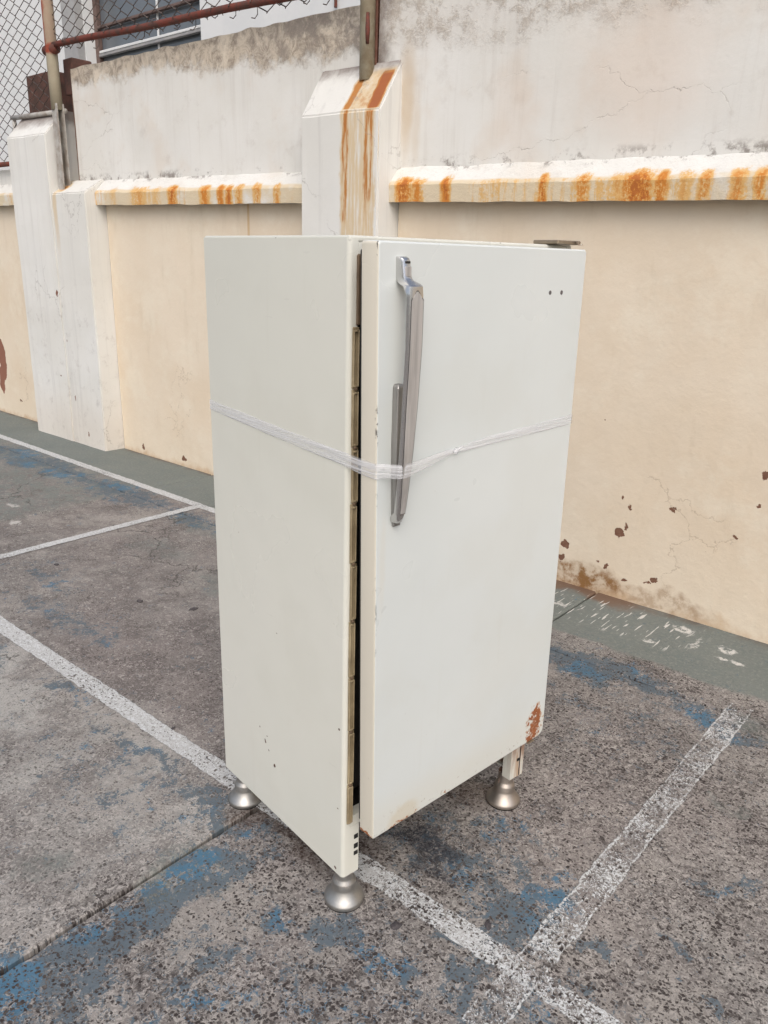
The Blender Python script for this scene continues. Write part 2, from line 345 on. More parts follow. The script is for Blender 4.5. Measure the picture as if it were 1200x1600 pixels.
def mat_white_wall(dirt_left):
    N = NT('whitewashed_plaster_'+('left' if dirt_left else 'right'), CM); x, y, z = N.xyz()
    col, st = white_base(N, x, y, z)
    zz = N.add(z, N.mul(N.sub(N.noise(3.5, 6, .75, off=5), .5), .38))
    if dirt_left:
        lim = N.ss(x, -5.9, -3.4, 2.72, 2.60)
        band = N.ss(N.sub(zz, lim), -.03, .05)
        mott = N.ss(N.noise(11, 6, .8, dist=.8, off=7), .36, .60)
        bc = N.mix(mott, (.20, .15, .11), (.56, .47, .36))
        bc = N.mix(N.ss(N.noise(4, 5, .7, off=12), .50, .66), bc, (.66, .57, .45))
        bc = N.mix(N.mul(N.ss(x, -4.4, -3.4), N.ss(N.noise(6, 6, .8, off=2), .38, .58, 1, 0)), bc, (.19, .15, .12))
        col = N.mix(N.mul(band, .85), col, bc)
    else:
        zz2 = N.add(zz, N.mul(x, .02))
        band = N.mul(N.ss(zz2, 2.44, 2.58), N.ss(N.noise(9, 6, .8, off=7), .36, .56, 1, .2))
        col = N.mix(N.mul(band, .75), col, (.36, .30, .24))
        corner = N.mul(N.ss(N.add(x, N.mul(N.noise(8, 5, .7, off=9), .25)), -2.80, -2.98), N.ss(zz, 2.40, 2.50))
        col = N.mix(N.mul(corner, .88), col, (.13, .095, .08))
        wp = N.blobs(N.warp(.3, 4, 5), [((-1.62, 0, 2.33), (.28, 1, .25), 1), ((-.8, 0, 2.15), (.2, 1, .25), .8), ((-2.2, 0, 2.2), (.15, 1, .2), .6)], .7)
        col = N.mix(N.mul(wp, .35), col, (.66, .50, .38))
        rr = N.blobs(N.warp(.04, 10, 4), [((-2.86, 0, 2.33), (.05, 1, .22), 1), ((-2.80, 0, 2.2), (.03, 1, .15), .5)], .6)
        col = N.mix(N.mul(rr, .5), col, (.48, .33, .17))
    ck = N.ss(N.voro(1.15, 'DISTANCE_TO_EDGE', vec=N.vmul(N.warp(.38, 2.6, 6), (.75, 1, 2.3))), .0045, .0005)
    ck = N.mul(ck, N.ss(N.noise(1.2, 3, .5, off=43), .46, .56))
    col = N.mix(N.mul(ck, N.ss(N.noise(5, 3, .6, off=55), .4, .65, .12, .6)), col, (.24, .20, .17))
    # dirt line where the wall meets the ledge
    dl = N.mul(N.ss(N.add(z, N.mul(x, .015)), 2.035, 1.985), N.ss(N.noise(5, 6, .8, off=9), .50, .62))
    col = N.mix(N.mul(dl, .75), col, (.16, .13, .11))
    h = N.add(N.mul(N.noise(5, 5, .6), .5), N.mul(N.noise(40, 5, .75), .12))
    h = N.sub(N.add(h, N.mul(band, N.mul(N.noise(16, 6, .8), 1.3))), N.mul(ck, .25))
    return N.done(col, .85, N.bump(h, .45, .010), spec=.2)

LEDGE = [(-5.54,.25,.05),(-5.21,.55,.10),(-5.0,.3,.06),(-4.81,1.0,.05),(-4.46,.85,.05),(-4.30,.9,.035),(-4.22,1.0,.03),(-4.12,.6,.04),(-3.95,.75,.035),(-3.77,.65,.03),
         (-2.80,1.15,.05),(-2.71,.75,.045),(-2.53,1.0,.030),(-1.985,1.0,.022),(-1.78,.85,.035),(-1.63,.55,.03),(-1.545,1.1,.05),(-1.50,1.15,.03),(-1.43,.95,.025),(-1.33,.5,.03),(-1.25,.75,.025),(-1.12,.65,.03),(-1.04,.75,.02),(-.9,.9,.05),(-.6,.7,.05)]
def mat_ledge():
    N = NT('rust_stained_ledge', CM); x, y, z = N.xyz()
    col, st = white_base(N, x, y, z)
    yel = N.ss(N.noise(3.5, 4, .6, off=8), .30, .50)
    front = N.ss(y, -.062, -.074)
    col = N.mix(N.mul(N.mul(yel, front), .75), col, (.62, .49, .30))
    xw, _, _ = N.xyz(N.warp(.05, 14, 4))
    m = None
    for s_, k, wd in LEDGE:
        b = N.mul(N.ss(N.math('ABSOLUTE', N.sub(xw, s_)), wd*(1.9 if s_ > -1.75 else 1.7), wd*.1), k)
        m = b if m is None else N.mx(m, b)
    topf = N.ss(N.add(y, N.mul(N.noise(12, 4, .7, off=2), .06)), -.010, -.045)
    tex = N.add(N.noise(22, 6, .8, stretch=(1, 1, .22)), N.mul(N.sub(N.noise(80, 3, .7), .5), .6))
    lowf = N.mul(N.mul(N.ss(N.noise(2.0, 4, .6, off=26), .36, .56), front), N.ss(x, -1.75, -1.55, .32, .85))
    m = N.mx(m, N.mul(lowf, N.ss(N.noise(34, 4, .7, stretch=(1, 1, .10), off=29), .38, .62)))
    r = N.mul(N.mul(m, topf), N.ss(tex, .30, .58, .25, 1.15))
    col = N.mix(N.ss(r, .02, .40, 0, .9), col, (.64, .38, .13))
    col = N.mix(N.ss(r, .36, .85, 0, .95), col, (.54, .20, .035))
    col = N.mix(N.ss(r, .95, 1.15, 0, .7), col, (.36, .10, .03))
    dd = N.mul(N.ss(y, -.03, 0), N.ss(N.noise(8, 6, .8, off=19), .52, .62))
    col = N.mix(N.mul(dd, .7), col, (.15, .12, .10))
    h = N.add(N.mul(N.noise(14, 5, .7), .5), N.mul(N.noise(60, 5, .75), .25))
    return N.done(col, .88, N.bump(h, .8, .014), spec=.2)

def mat_pilaster():
    N = NT('whitewashed_pilaster', CM); x, y, z = N.xyz()
    col = N.mix(N.ss(N.noise(1.3, 5, .6), .35, .65), (.65, .635, .59), (.69, .68, .645))
    col = N.mix(N.ss(N.noise(18, 4, .7, stretch=(1, 1, .03), off=3), .5, .75, 0, .30), col, (.40, .38, .36))
    col = N.mix(N.ss(z, .55, .1, 0, .35), col, (.62, .53, .44))
    sm = N.mul(N.ss(N.noise(9, 6, .8, off=12), .52, .72), N.mul(N.ss(z, 1.5, 1.1), .4))
    col = N.mix(sm, col, (.33, .29, .27))
    # rust on the middle pilaster
    xw, yw, zw = N.xyz(N.warp(.045, 9, 5))
    frontf = N.ss(y, -.15, -.168)
    sidef = N.mul(N.ss(x, -2.908, -2.902), N.ss(y, -.165, -.155))
    fade = N.ss(N.add(z, N.mul(N.noise(6, 3, .6, off=4), .4)), 1.7, 2.15, .25, 1)
    s1 = N.mul(N.ss(N.math('ABSOLUTE', N.add(xw, 3.130)), .050, .002), fade)
    s2 = N.mul(N.ss(N.math('ABSOLUTE', N.add(xw, 2.965)), .070, .004), N.mul(fade, .9))
    wash = N.mul(N.mul(N.ss(xw, -3.16, -3.12), N.ss(xw, -2.90, -2.93)), .42)
    r = N.mx(N.mx(s1, s2), wash)
    r = N.mul(r, N.ss(N.noise(40, 4, .7, stretch=(1, 1, .08), off=6), .30, .62, .35, 1.2))
    # sloped top: rust only right of the pole
    slope = N.mul(N.ss(y, -.168, -.160), N.ss(x, -2.902, -2.908))
    s3 = N.mul(N.ss(xw, -3.16, -3.08), N.ss(z, 2.52, 2.44))
    s3 = N.mul(s3, N.ss(N.noise(9, 5, .7, off=3), .3, .6, .3, .75))
    s4 = N.mul(N.mul(N.ss(N.math('ABSOLUTE', N.add(xw, 2.955)), .055, .025), N.ss(z, 2.50, 2.45)), 1.3)
    s5 = N.mul(N.ss(N.math('ABSOLUTE', N.add(N.add(xw, 3.13), N.mul(N.sub(z, 2.3), -.06))), .04, .01), 1.0)
    r = N.mx(N.mul(r, N.math('SUBTRACT', 1, slope)), N.mul(slope, N.mx(N.mx(s3, s4), s5)))
    r = N.mul(N.mul(r, N.ss(x, -3.6, -3.5)), N.math('SUBTRACT', 1, N.mul(sidef, .92)))
    # smaller rust at the foot of the left post
    l1 = N.mul(N.mul(N.ss(N.math('ABSOLUTE', N.add(xw, 6.235)), .05, .015), N.ss(z, 1.2, 1.95)), .38)
    l2 = N.mul(N.blob(N.warp(.06, 12, 4), (-6.20, -.06, 2.0), (.06, .09, .05), .6), .9)
    r = N.mx(r, N.mx(l1, l2))
    col = N.mix(N.ss(r, .05, .5, 0, .8), col, (.58, .43, .24))
    col = N.mix(N.ss(r, .5, .95, 0, .95), col, (.42, .17, .04))
    col = N.mix(N.ss(r, 1.05, 1.3, 0, .8), col, (.30, .09, .04))
    # grime at top edge and chips
    tg = N.mul(N.ss(N.add(z, N.mul(N.noise(9, 5, .7, off=15), .12)), 2.50, 2.60), .8)
    col = N.mix(tg, col, (.14, .10, .085))
    ch = N.ss(N.blobs(N.warp(.04, 30, 4), [((-6.327, -.17, 1.222), (.016, .2, .028), 1), ((-6.03, -.17, .10), (.012, .2, .018), 1), ((-6.2, -.17, .38), (.007, .2, .03), .8), ((-6.25, -.17, .85), (.006, .2, .012), .8), ((-6.4, -.17, .55), (.008, .2, .01), .7)], .3), .45, .6)
    col = N.mix(ch, col, (.20, .09, .06))
    ck = N.mul(N.ss(N.voro(1.6, 'DISTANCE_TO_EDGE', vec=N.warp(.4, 4, 6)), .008, .002), N.ss(N.noise(1.6, 2, .5, off=49), .52, .6))
    col = N.mix(N.mul(ck, .4), col, (.25, .22, .2))
    h = N.add(N.mul(N.noise(5, 5, .6), .5), N.mul(N.noise(50, 5, .75), .10))
    return N.done(col, .85, N.bump(N.sub(h, N.mul(ch, .2)), .6, .01), spec=.2)

def mat_enamel(name, kind):
    N = NT(name, FM); x, y, z = N.xyz()
    col = N.mix(N.ss(N.noise(1.2, 3, .5), .35, .65), (.64, .635, .565), (.66, .65, .585)) if kind == 'cab' else N.mix(N.ss(N.noise(1.2, 3, .5), .35, .65), (.60, .63, .615), (.63, .655, .64))  # warm light on cabinet side, cool light on door front, put into base colours
    col = N.mix(N.ss(N.noise(7, 5, .7, off=3), .55, .8, 0, .10), col, (.52, .48, .40))
    sm = N.noise(3.0, 4, .5, off=81); dr = N.noise(26, 4, .7, stretch=(1, 1, .06), off=83)
    col = N.mix(N.ss(sm, .48, .66, 0, .14), col, (.52, .50, .42))
    col = N.mix(N.ss(dr, .58, .74, 0, .08), col, (.46, .43, .36))
    
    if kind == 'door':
        col = N.mix(N.ss(N.add(x, N.mul(N.sub(z, 1.59), .0249)), -.0078, -.0092), col, (.60, .56, .47))  # warm bounce light on the door's side face, painted into the colour
        specks = N.ss(N.voro(26, vec=N.warp(.02, 20, 3)), .085, .05)
        den = N.ss(N.add(z, N.mul(N.noise(3, 3, .6, off=5), .9)), 1.15, .45)
        specks = N.mul(N.mul(specks, den), N.ss(N.noise(6, 2, .5, off=17), .54, .62))
        col = N.mix(N.mul(specks, .6), col, (.20, .15, .12))
        low = N.ss(N.add(z, N.mul(N.noise(7, 4, .7, off=9), .10)), .37, .33)
        sp2 = N.mul(N.ss(N.noise(80, 4, .7, off=2), .60, .66), low)
        col = N.mix(N.mul(sp2, .8), col, (.16, .10, .07))
        warm = N.mul(N.ss(z, .40, .30), .35)
        col = N.mix(warm, col, (.62, .58, .48))
        r = N.blobs(N.warp(.085, 40, 6), [((.638, -.06, .322), (.032, .05, .056), 1), ((.625, -.06, .285), (.018, .05, .028), 1), ((.655, -.06, .30), (.02, .05, .014), 1), ((.03, -.10, .262), (.07, .06, .007), 1), ((.13, -.09, .268), (.05, .04, .007), .8), ((.0, -.07, .268), (.02, .04, .010), 1), ((.27, -.09, .266), (.03, .04, .006), .7)], .35)
        tx = N.noise(60, 5, .75, off=4)
        r = N.mul(r, N.ss(N.add(N.mul(tx, .75), N.mul(N.noise(22, 4, .7, off=6), .35)), .46, .56))
        pr = N.mul(N.blobs(N.warp(.05, 20, 4), [((.12, -.09, .285), (.05, .05, .03), 1)], .3), .6)
        col = N.mix(pr, col, (.56, .50, .38))
        col = N.mix(N.ss(r, .2, .45, 0, .6), col, (.50, .27, .12))
        col = N.mix(N.ss(r, .42, .62), col, N.mix(N.noise(90, 3, .6), (.13, .04, .02), (.42, .14, .04)))
        # chips along the leading edge
        ex = N.math('ABSOLUTE', N.add(N.add(x, .0102), N.mul(N.sub(z, 1.59), .0268)))
        ey = N.ss(y, -.088, -.0935)
        chip = N.mul(N.mul(N.ss(ex, .008, .003), ey), N.ss(N.noise(24, 5, .75, off=23, stretch=(3, 3, 1)), .57, .61))
        z1 = N.blobs(N.P, [((0, -.098, .80), (.2, .2, .07), 1), ((0, -.098, 1.25), (.2, .2, .035), .9), ((0, -.098, 1.08), (.2, .2, .03), .9), ((0, -.098, .92), (.2, .2, .02), .8), ((0, -.098, .35), (.2, .2, .1), .7), ((0, -.098, 1.58), (.2, .2, .02), 1)], .3)
        chip2 = N.mul(N.mul(N.ss(ex, .0045, .0015), ey), N.mul(z1, N.ss(N.noise(34, 5, .75, off=27, stretch=(2, 2, 1)), .52, .57)))
        col = N.mix(N.mx(N.mul(chip, .0), chip2), col, (.035, .03, .028))
        drp = N.blobs(N.warp(.01, 20, 3), [((.025, -.1, .955), (.008, .05, .10), .5)], .6)
        col = N.mix(N.mul(drp, .35), col, (.60, .52, .38))
    else:
        r = N.blobs(N.warp(.012, 90, 3), [((0, .345, .315), (.03, .004, .006), 1), ((0, .328, .295), (.03, .003, .003), 1), ((0, .37, .345), (.03, .0025, .003), .9), ((0, .30, .262), (.03, .005, .005), 1), ((0, .335, .335), (.03, .002, .002), 1),
                      ((0, .02, .30), (.03, .0025, .0025), 1), ((0, .018, .52), (.03, .003, .003), 1), ((0, .03, .12), (.05, .004, .004), 1), ((0, .45, .88), (.03, .002, .002), .7), ((0, .28, .66), (.03, .002, .002), .7)], .3)
        col = N.mix(N.ss(r, .2, .5, 0, .45), col, (.40, .30, .20))
        col = N.mix(N.ss(r, .5, .8), col, (.09, .05, .035))
        # rusted and grimy lower front corners
        low_edge = N.mul(N.ss(x, .648, .655), N.mul(N.ss(z, .15, .20), .9))
        low_run = N.mul(N.ss(N.add(z, N.mul(N.noise(30, 5, .7, stretch=(1, 1, .3)), .22)), .22, .34), N.ss(N.noise(45, 5, .7, stretch=(1, 1, .15), off=7), .38, .55))
        lowr = N.mul(N.mul(N.ss(x, .61, .63), N.ss(z, .30, .26)), N.mx(low_edge, low_run))
        col = N.mix(N.mul(lowr, .9), col, N.mix(N.noise(60, 4, .7), (.13, .04, .02), (.42, .20, .09)))
        strk = N.mul(N.mul(N.ss(x, .63, .645), N.ss(N.noise(60, 4, .7, stretch=(1, 1, .06), off=5), .5, .6)), .7)
        col = N.mix(strk, col, (.38, .21, .10))
        tp = N.mul(N.ss(z, 1.590, 1.598), N.ss(N.noise(22, 4, .7, off=8), .66, .70))
        col = N.mix(tp, col, (.10, .06, .04))
        sc = N.mul(N.ss(N.noise(30, 2, .5, stretch=(1, .4, 2.5), off=31), .74, .76), .15)
        col = N.mix(sc, col, (.45, .43, .40))
    h = N.noise(2.6, 3, .5)
    nb = N.bump(h, .32, .016)
    rr = N.mx(N.ss(r, .2, .5, 0, .5), N.ss(sm, .35, .7, .27, .50))
    return N.done(col, rr, nb, spec=.5)

def mat_metal(name, c1, c2, rough=.35, rust=0, brushed=None):
    N = NT(name, FM); x, y, z = N.xyz()
    col = N.mix(N.noise(40, 4, .7), c1, c2)
    if brushed: col = N.mix(N.ss(N.noise(120, 3, .7, stretch=brushed), .35, .7, 0, .6), col, tuple(k*.6 for k in c1))
    m = 1.0
    if rust:
        r = N.mul(N.ss(N.add(N.noise(22, 5, .7, off=3), N.ss(z, .0, .12, -.10, .18)), .62, .74), rust)
        r = N.mul(r, 1)
        col = N.mix(r, col, (.17, .08, .045)); m = N.math('SUBTRACT', 1, r)
        rough = N.math('MULTIPLY_ADD', r, .4, rough)
    return N.done(col, rough, N.bump(N.noise(150, 3, .7), .12, .002), metal=m)
def mat_plain(name, c1, c2, rough=.6, scale=8, frame=None, bump=.2, spec=.4, metal=0):
    N = NT(name, frame)
    col = N.mix(N.ss(N.noise(scale, 5, .7), .35, .65), c1, c2)
    return N.done(col, rough, N.bump(N.noise(scale*6, 4, .7), bump, .004), spec=spec, metal=metal)

MG = mat_ground(); MY = mat_yellow(); MWL = mat_white_wall(True); MWR = mat_white_wall(False); ML = mat_ledge(); MP = mat_pilaster()
MCAB = mat_enamel('enamel_cabinet_warm_light', 'cab'); MDOOR = mat_enamel('enamel_door_cool_light', 'door')
MCH = mat_metal('worn_chrome', (.58, .57, .56), (.66, .65, .64), .26)
MINL = mat_metal('brushed_metal', (.50, .48, .465), (.57, .55, .535), .5, brushed=(1, 1, .03)); MINL.node_tree.nodes['Principled BSDF'].inputs['Metallic'].default_value = .55
MFOOT = mat_metal('aluminium_foot', (.36, .345, .32), (.52, .505, .48), .46, rust=.45)
MFOOTR = mat_metal('aluminium_foot_rusty', (.40, .35, .30), (.52, .46, .41), .48, rust=.9)
MBLK = mat_plain('black_rubber', (.012, .012, .012), (.02, .018, .016), .6)
MDARK = mat_plain('void_shade_colour', (.02, .018, .015), (.035, .03, .025), .85)  # near-black colour stands in for shade in the fridge's hollows
MKH = mat_plain('aged_khaki_plastic', (.22, .17, .10), (.36, .29, .18), .55, 9)
MGAS = mat_plain('brown_gasket', (.11, .075, .045), (.15, .10, .06), .6, 20)
MHIN = mat_plain('bronze_hinge', (.22, .17, .12), (.30, .24, .17), .4, 20, metal=.5)
MRUST = mat_plain('rusty_red_pipe', (.165, .036, .022), (.08, .04, .030), .8, 14)
MPOST = mat_plain('olive_post_paint', (.42, .385, .29), (.30, .25, .17), .7, 9)
MPOSTG = mat_plain('grey_angle_iron', (.44, .42, .39), (.27, .23, .19), .6, 10)
MWIRE = mat_plain('old_wire', (.09, .07, .06), (.14, .11, .095), .6, 10, metal=.5)
MBRICK = mat_plain('red_brown_block', (.13, .06, .045), (.075, .045, .035), .85, 12)
MFAC = mat_plain('white_facade', (.62, .63, .63), (.66, .665, .66), .8, 2)
MFACG = mat_plain('grey_facade_reveal', (.30, .30, .30), (.36, .355, .35), .8, 3)
MFRAME = mat_plain('grey_window_frame', (.25, .25, .25), (.33, .32, .31), .55, 6)
MFRD = mat_plain('brown_window_bar', (.10, .065, .055), (.15, .10, .085), .6, 6)
MSTONE = mat_plain('dark_stone', (.045, .04, .045), (.09, .08, .08), .9, 60, bump=.6)
N = NT('dusty_window_glass'); N.put(N.bsdf.inputs['Base Color'], N.mix(N.noise(1.5, 4, .6), (.10, .115, .13), (.15, .165, .18))); N.bsdf.inputs['Roughness'].default_value = .16; MGLASS = N.m
N = NT('clear_stretch_film', FM)
st_ = N.noise(60, 3, .6, stretch=(.06, .06, 4))
MFILM = N.done((.86, .86, .87), .22, N.bump(st_, .25, .003), spec=.5, alpha=N.ss(st_, .35, .65, .14, .50))

# ---------------------------------------------------------------- ground and slabs
g = box_obj('ground', -60, 60, -60, 60, -.30, -.045, mat_plain('packed_earth', (.16, .14, .12), (.22, .19, .165), .95, 2, CM), mw=CM)
tag(g, kind='structure', label='bare ground beneath the concrete court')
court = D.objects.new('court_floor', None); COL.objects.link(court); court.matrix_world = CM; tag(court, 'worn concrete sports court in big slabs with flaking blue and green paint', kind='structure')
S_J = [-13.87, -10.78, -7.70, -4.62, -1.535, 1.55, 4.64, 7.72]; O_J = [-.25, .695, 3.78, 6.87, 9.96]
def slab(x0, x1, o0, o1, seed):
    g_ = .004
    def jit(k, a): return (noise.noise(Vector((k*7, a, seed*3.1)))*.5 + noise.noise(Vector((k*29, a, seed)))*.5)
    pts = []
    step = .03
    nx = int((x1-x0)/step); ny = int((o1-o0)/step)
    def chip(t, a):
        v = jit(t, a); return g_ + max(0, v-.05)*.020 + abs(jit(t*2.7, a+5))*.004
    for i in range(nx): t = x0+(x1-x0)*i/nx; pts.append((t, -(o1)+chip(t, 1.5)))
    for i in range(ny): t = o1+(o0-o1)*i/ny; pts.append((x1-chip(t, 2.5), -t))
    for i in range(nx): t = x1+(x0-x1)*i/nx; pts.append((t, -(o0)-chip(t, 3.5)))
    for i in range(ny): t = o0+(o1-o0)*i/ny; pts.append((x0+chip(t, 4.5), -t))
    bm = bmesh.new()
    cx, cy = (x0+x1)/2, -(o0+o1)/2
    def inset(p, d):
        return (p[0]+max(-d, min(d, (cx-p[0]))), p[1]+max(-d, min(d, (cy-p[1]))))
    top = [bm.verts.new((*inset(p, .006), 0)) for p in pts]
    mid = [bm.verts.new((*p, -.007 + .003*jit(p[0]+p[1], 9))) for p in pts]
    bot = [bm.verts.new((*p, -.05)) for p in pts]
    bm.faces.new(top)
    n = len(pts)
    for A, B in ((mid, top), (bot, mid)):
        for i in range(n): bm.faces.new((A[i], A[(i+1) % n], B[(i+1) % n], B[i]))
    bmesh.ops.recalc_face_normals(bm, faces=bm.faces[:])
    o = bm_obj('slab', bm, MG, court)
    return o
k = 0
for a, b in zip(S_J, S_J[1:]):
    for c, d_ in zip(O_J, O_J[1:]):
        slab(a, b, c, d_, k); k += 1
# dirt packed in the joints
bm = bmesh.new(); add_box(bm, -13.8, 7.7, -9.9, .2, -.044, -.022)
bm_obj('joint_filler', bm, mat_plain('joint_dirt', (.03, .026, .022), (.06, .05, .045), .95, 20, CM, bump=.5), court)

def line(name, x0, x1, o0, o1, mat, z, label):
    bm = bmesh.new()
    vs = []
    long_x = abs(x1-x0) > abs(o1-o0)
    n = 60
    for i in range(n+1):
        t = i/n
        if long_x: p = [(x0+(x1-x0)*t, -o0), (x0+(x1-x0)*t, -o1)]
        else: p = [(x0, -(o0+(o1-o0)*t)), (x1, -(o0+(o1-o0)*t))]
        vs.append([bm.verts.new((q[0], q[1], z)) for q in p])
    for A, B in zip(vs, vs[1:]): bm.faces.new((A[0], A[1], B[1], B[0]))
    bmesh.ops.recalc_face_normals(bm, faces=bm.faces[:])
    for f in bm.faces:
        if f.normal.z < 0: f.normal_flip()
    o = bm_obj(name, bm, mat, mw=CM); tag(o, label, kind='structure'); return o
line('painted_line', -9, -1.1, 2.125, 2.215, mat_line('line_paint_a', 1.07, 3, c=-2.170, hw=.038), .0020, 'broad white court line passing beneath the fridge')
line('painted_line', -1.1, 1.5, 2.125, 2.215, mat_line('line_paint_a2', 1.215, 3, c=-2.168, hw=.036), .0020, 'patchy white court line running on to the lower right')
line('painted_line', -.70, -.585, .62, 3.6, mat_line('line_paint_b', 1.275, 5, True, 'y', c=-.641, hw=.043), .0040, 'faded white court line crossing toward the wall on the right')
line('painted_line', -12, -2.6, .475, .575, mat_line('line_paint_c', 1.06, 8, c=-.525, hw=.034), .0020, 'white court line running beside the wall foot')
line('painted_line', -4.11, -4.01, .56, 3.7, mat_line('line_paint_d', 1.06, 9, False, 'y', c=-4.055, hw=.034), .0040, 'thin white court line joining the wall side line at left')

# ---------------------------------------------------------------- wall
def sl(z, s, k=.0155): return z - k*(s+3.3)
wall = empty('boundary_wall', CM @ Matrix.Translation((-3, 0, 0)), 'tall cream and white plastered wall with rust streaked ledge behind the fridge', 'wall')
WX = Matrix.Translation((3, 0, 0))
def grid_solid(name, x0, x1, prof_fn, mat, parent, rough=.0, step=.06, seed=0, mw=WX, sub=3):
    """extrude a profile [(y,z)...] along x with hand-plastered unevenness"""
    bm = bmesh.new(); n = max(2, int((x1-x0)/step)); rings = []
    for i in range(n+1):
        x = x0+(x1-x0)*i/n; pr = prof_fn(x)
        full = []
        for a, b in zip(pr, pr[1:]+pr[:1]):
            for q in range(sub): full.append((a[0]+(b[0]-a[0])*q/sub, a[1]+(b[1]-a[1])*q/sub))
        ring = []
        for (y, z) in full:
            d = Vector((noise.noise(Vector((x*3, y*9+seed, z*3))), noise.noise(Vector((x*3+9, y*9, z*3+seed))), noise.noise(Vector((x*9, y*9, z*5+seed)))))*rough
            if i in (0, n): d.x *= .5
            ring.append(bm.verts.new((x+d.x*.5, y+d.y, z+d.z)))
        rings.append(ring)
    m = len(rings[0])
    for A, B in zip(rings, rings[1:]):
        for k in range(m): bm.faces.new((A[k], A[(k+1) % m], B[(k+1) % m], B[k]))
    bm.faces.new(rings[0][::-1]); bm.faces.new(rings[-1])
    bmesh.ops.recalc_face_normals(bm, faces=bm.faces[:])
    o = bm_obj(name, bm, mat, parent, mw, smooth=False)
    return o
# lower cream panels
for a, b in ((-16, -6.91), (-5.78, -3.47), (-2.895, 6)):
    grid_solid('lower_panel', a, b, lambda x: [(0, -.05), (0, sl(1.9, x)), (.22, sl(1.9, x)), (.22, -.05)], MY, wall, .004, .08, 1, sub=6)
# foot fillet: uneven mortar at the base
# ledge
def ledge_prof(x): return [(.0, sl(1.850, x)), (-.080, sl(1.843, x)), (-.083, sl(1.925, x)), (-.077, sl(1.934, x)), (.0, sl(2.02, x)), (.10, sl(2.02, x)), (.10, sl(1.850, x))]
for a, b in ((-16, -6.905), (-5.785, -3.468), (-2.898, 6)):
    grid_solid('ledge', a, b, ledge_prof, ML, wall, .006, .03, 3, sub=3)
# upper white panels
grid_solid('upper_panel', -6.13, -3.10, lambda x: [(.004, sl(1.97, x)), (.004, sl(2.42, x)), (.004, 2.81+.012*noise.noise(Vector((x*6, 0, 0)))-.012*(x+3.3)), (.205, 2.80-.012*(x+3.3)), (.205, sl(1.97, x))], MWL, wall, .006, .04, 5, sub=6)
grid_solid('upper_panel', -3.06, 6, lambda x: [(.002, sl(1.97, x)), (.002, sl(2.62, x)), (.002, 3.35), (.205, 3.35), (.205, sl(1.97, x))], MWR, wall, .006, .06, 7, sub=6)
grid_solid('upper_panel', -16, -6.91, lambda x: [(.004, sl(1.97, x)), (.004, 2.20), (.205, 2.20), (.205, sl(1.97, x))], MP, wall, .004, .1, 9)
# pilasters
def pilaster(x0, x1, zf, zb, off=.172):
    n = 8; x0_, x1_ = x0, x1
    bm = bmesh.new()
    P = [(x0, -off, -.05), (x1, -off, -.05), (x1, .15, -.05), (x0, .15, -.05), (x0, -off, sl(zf, x0)), (x1, -off, sl(zf, x1)), (x1, .0, sl(zb, x1)), (x0, .0, sl(zb, x0))]
    vs = [bm.verts.new(p) for p in P] + [bm.verts.new((x1, .15, sl(zb, x1))), bm.verts.new((x0, .15, sl(zb, x0)))]
    for f in ((0, 1, 5, 4), (4, 5, 6, 7), (7, 6, 8, 9), (9, 8, 2, 3), (3, 2, 1, 0)): bm.faces.new([vs[i] for i in f])
    bm.faces.new([vs[i] for i in (1, 2, 8, 6, 5)]); bm.faces.new([vs[i] for i in (0, 4, 7, 9, 3)])
    bmesh.ops.recalc_face_normals(bm, faces=bm.faces[:])
    bmesh.ops.bevel(bm, geom=bm.edges[:], offset=.008, segments=2, affect='EDGES')
    bmesh.ops.subdivide_edges(bm, edges=[e for e in bm.edges if e.calc_length() > .12], cuts=14, use_grid_fill=True)
    bmesh.ops.triangulate(bm, faces=[f for f in bm.faces if len(f.verts) > 4])
    for v in bm.verts:
        d = noise.noise_vector(v.co*3.3)*.005 + noise.noise_vector(v.co*14)*.0018
        v.co += d
    return bm_obj('pilaster', bm, MP, wall, WX)
pilaster(-3.468, -2.898, 2.277, 2.53)
pilaster(-6.905, -6.285, 2.345, 2.53)
pilaster(-6.283, -5.785, 1.925, 2.03, .168)

# blocks of dark masonry behind the left post
b1 = box_obj('brick_pier', -6.86, -6.45, .02, .22, 2.45, 2.875, MBRICK, bev=.012, mw=CM)
tag(b1, 'dark red brown masonry block behind the chain link above the left pilaster', 'masonry')
b2 = box_obj('brick_stub', -6.285, -6.155, .03, .20, 2.68, 2.93, MBRICK, bev=.01, mw=CM)
tag(b2, 'small rusty brown block between the left fence post and the white wall end', 'masonry')
b3 = box_obj('wall_end_strip', -6.19, -6.137, .03, .18, 2.03, 2.678, mat_plain('brown_joint', (.14, .075, .05), (.22, .14, .10), .85, 14, CM), wall, mw=WX)

# ---------------------------------------------------------------- chain link fence
FE = CM @ Matrix.Translation((-6.22, -.05, 2.0))
fence = empty('chain_link_fence', FE, 'rusty chain link fence on red rails above the left part of the wall', 'fence')
FI = Matrix.Translation((6.22, .05, -2.0))
def fobj(name, bm, mat, smooth=True, parent=fence): return bm_obj(name, bm, mat, parent, FI, smooth)
def channel(bm, x, y, z0, z1, w_, d_, t):
    """C-section post open to the right"""
    P = [(-w_/2, -d_/2), (w_/2, -d_/2), (w_/2, -d_/2+t), (-w_/2+t, -d_/2+t), (-w_/2+t, d_/2-t), (w_/2, d_/2-t), (w_/2, d_/2), (-w_/2, d_/2)]
    a = [bm.verts.new((x+p[0], y+p[1], z0)) for p in P]; b = [bm.verts.new((x+p[0], y+p[1], z1)) for p in P]
    for i in range(8): bm.faces.new((a[i], a[(i+1) % 8], b[(i+1) % 8], b[i]))
    bm.faces.new(a[::-1]); bm.faces.new(b)
    bmesh.ops.recalc_face_normals(bm, faces=bm.faces[:])
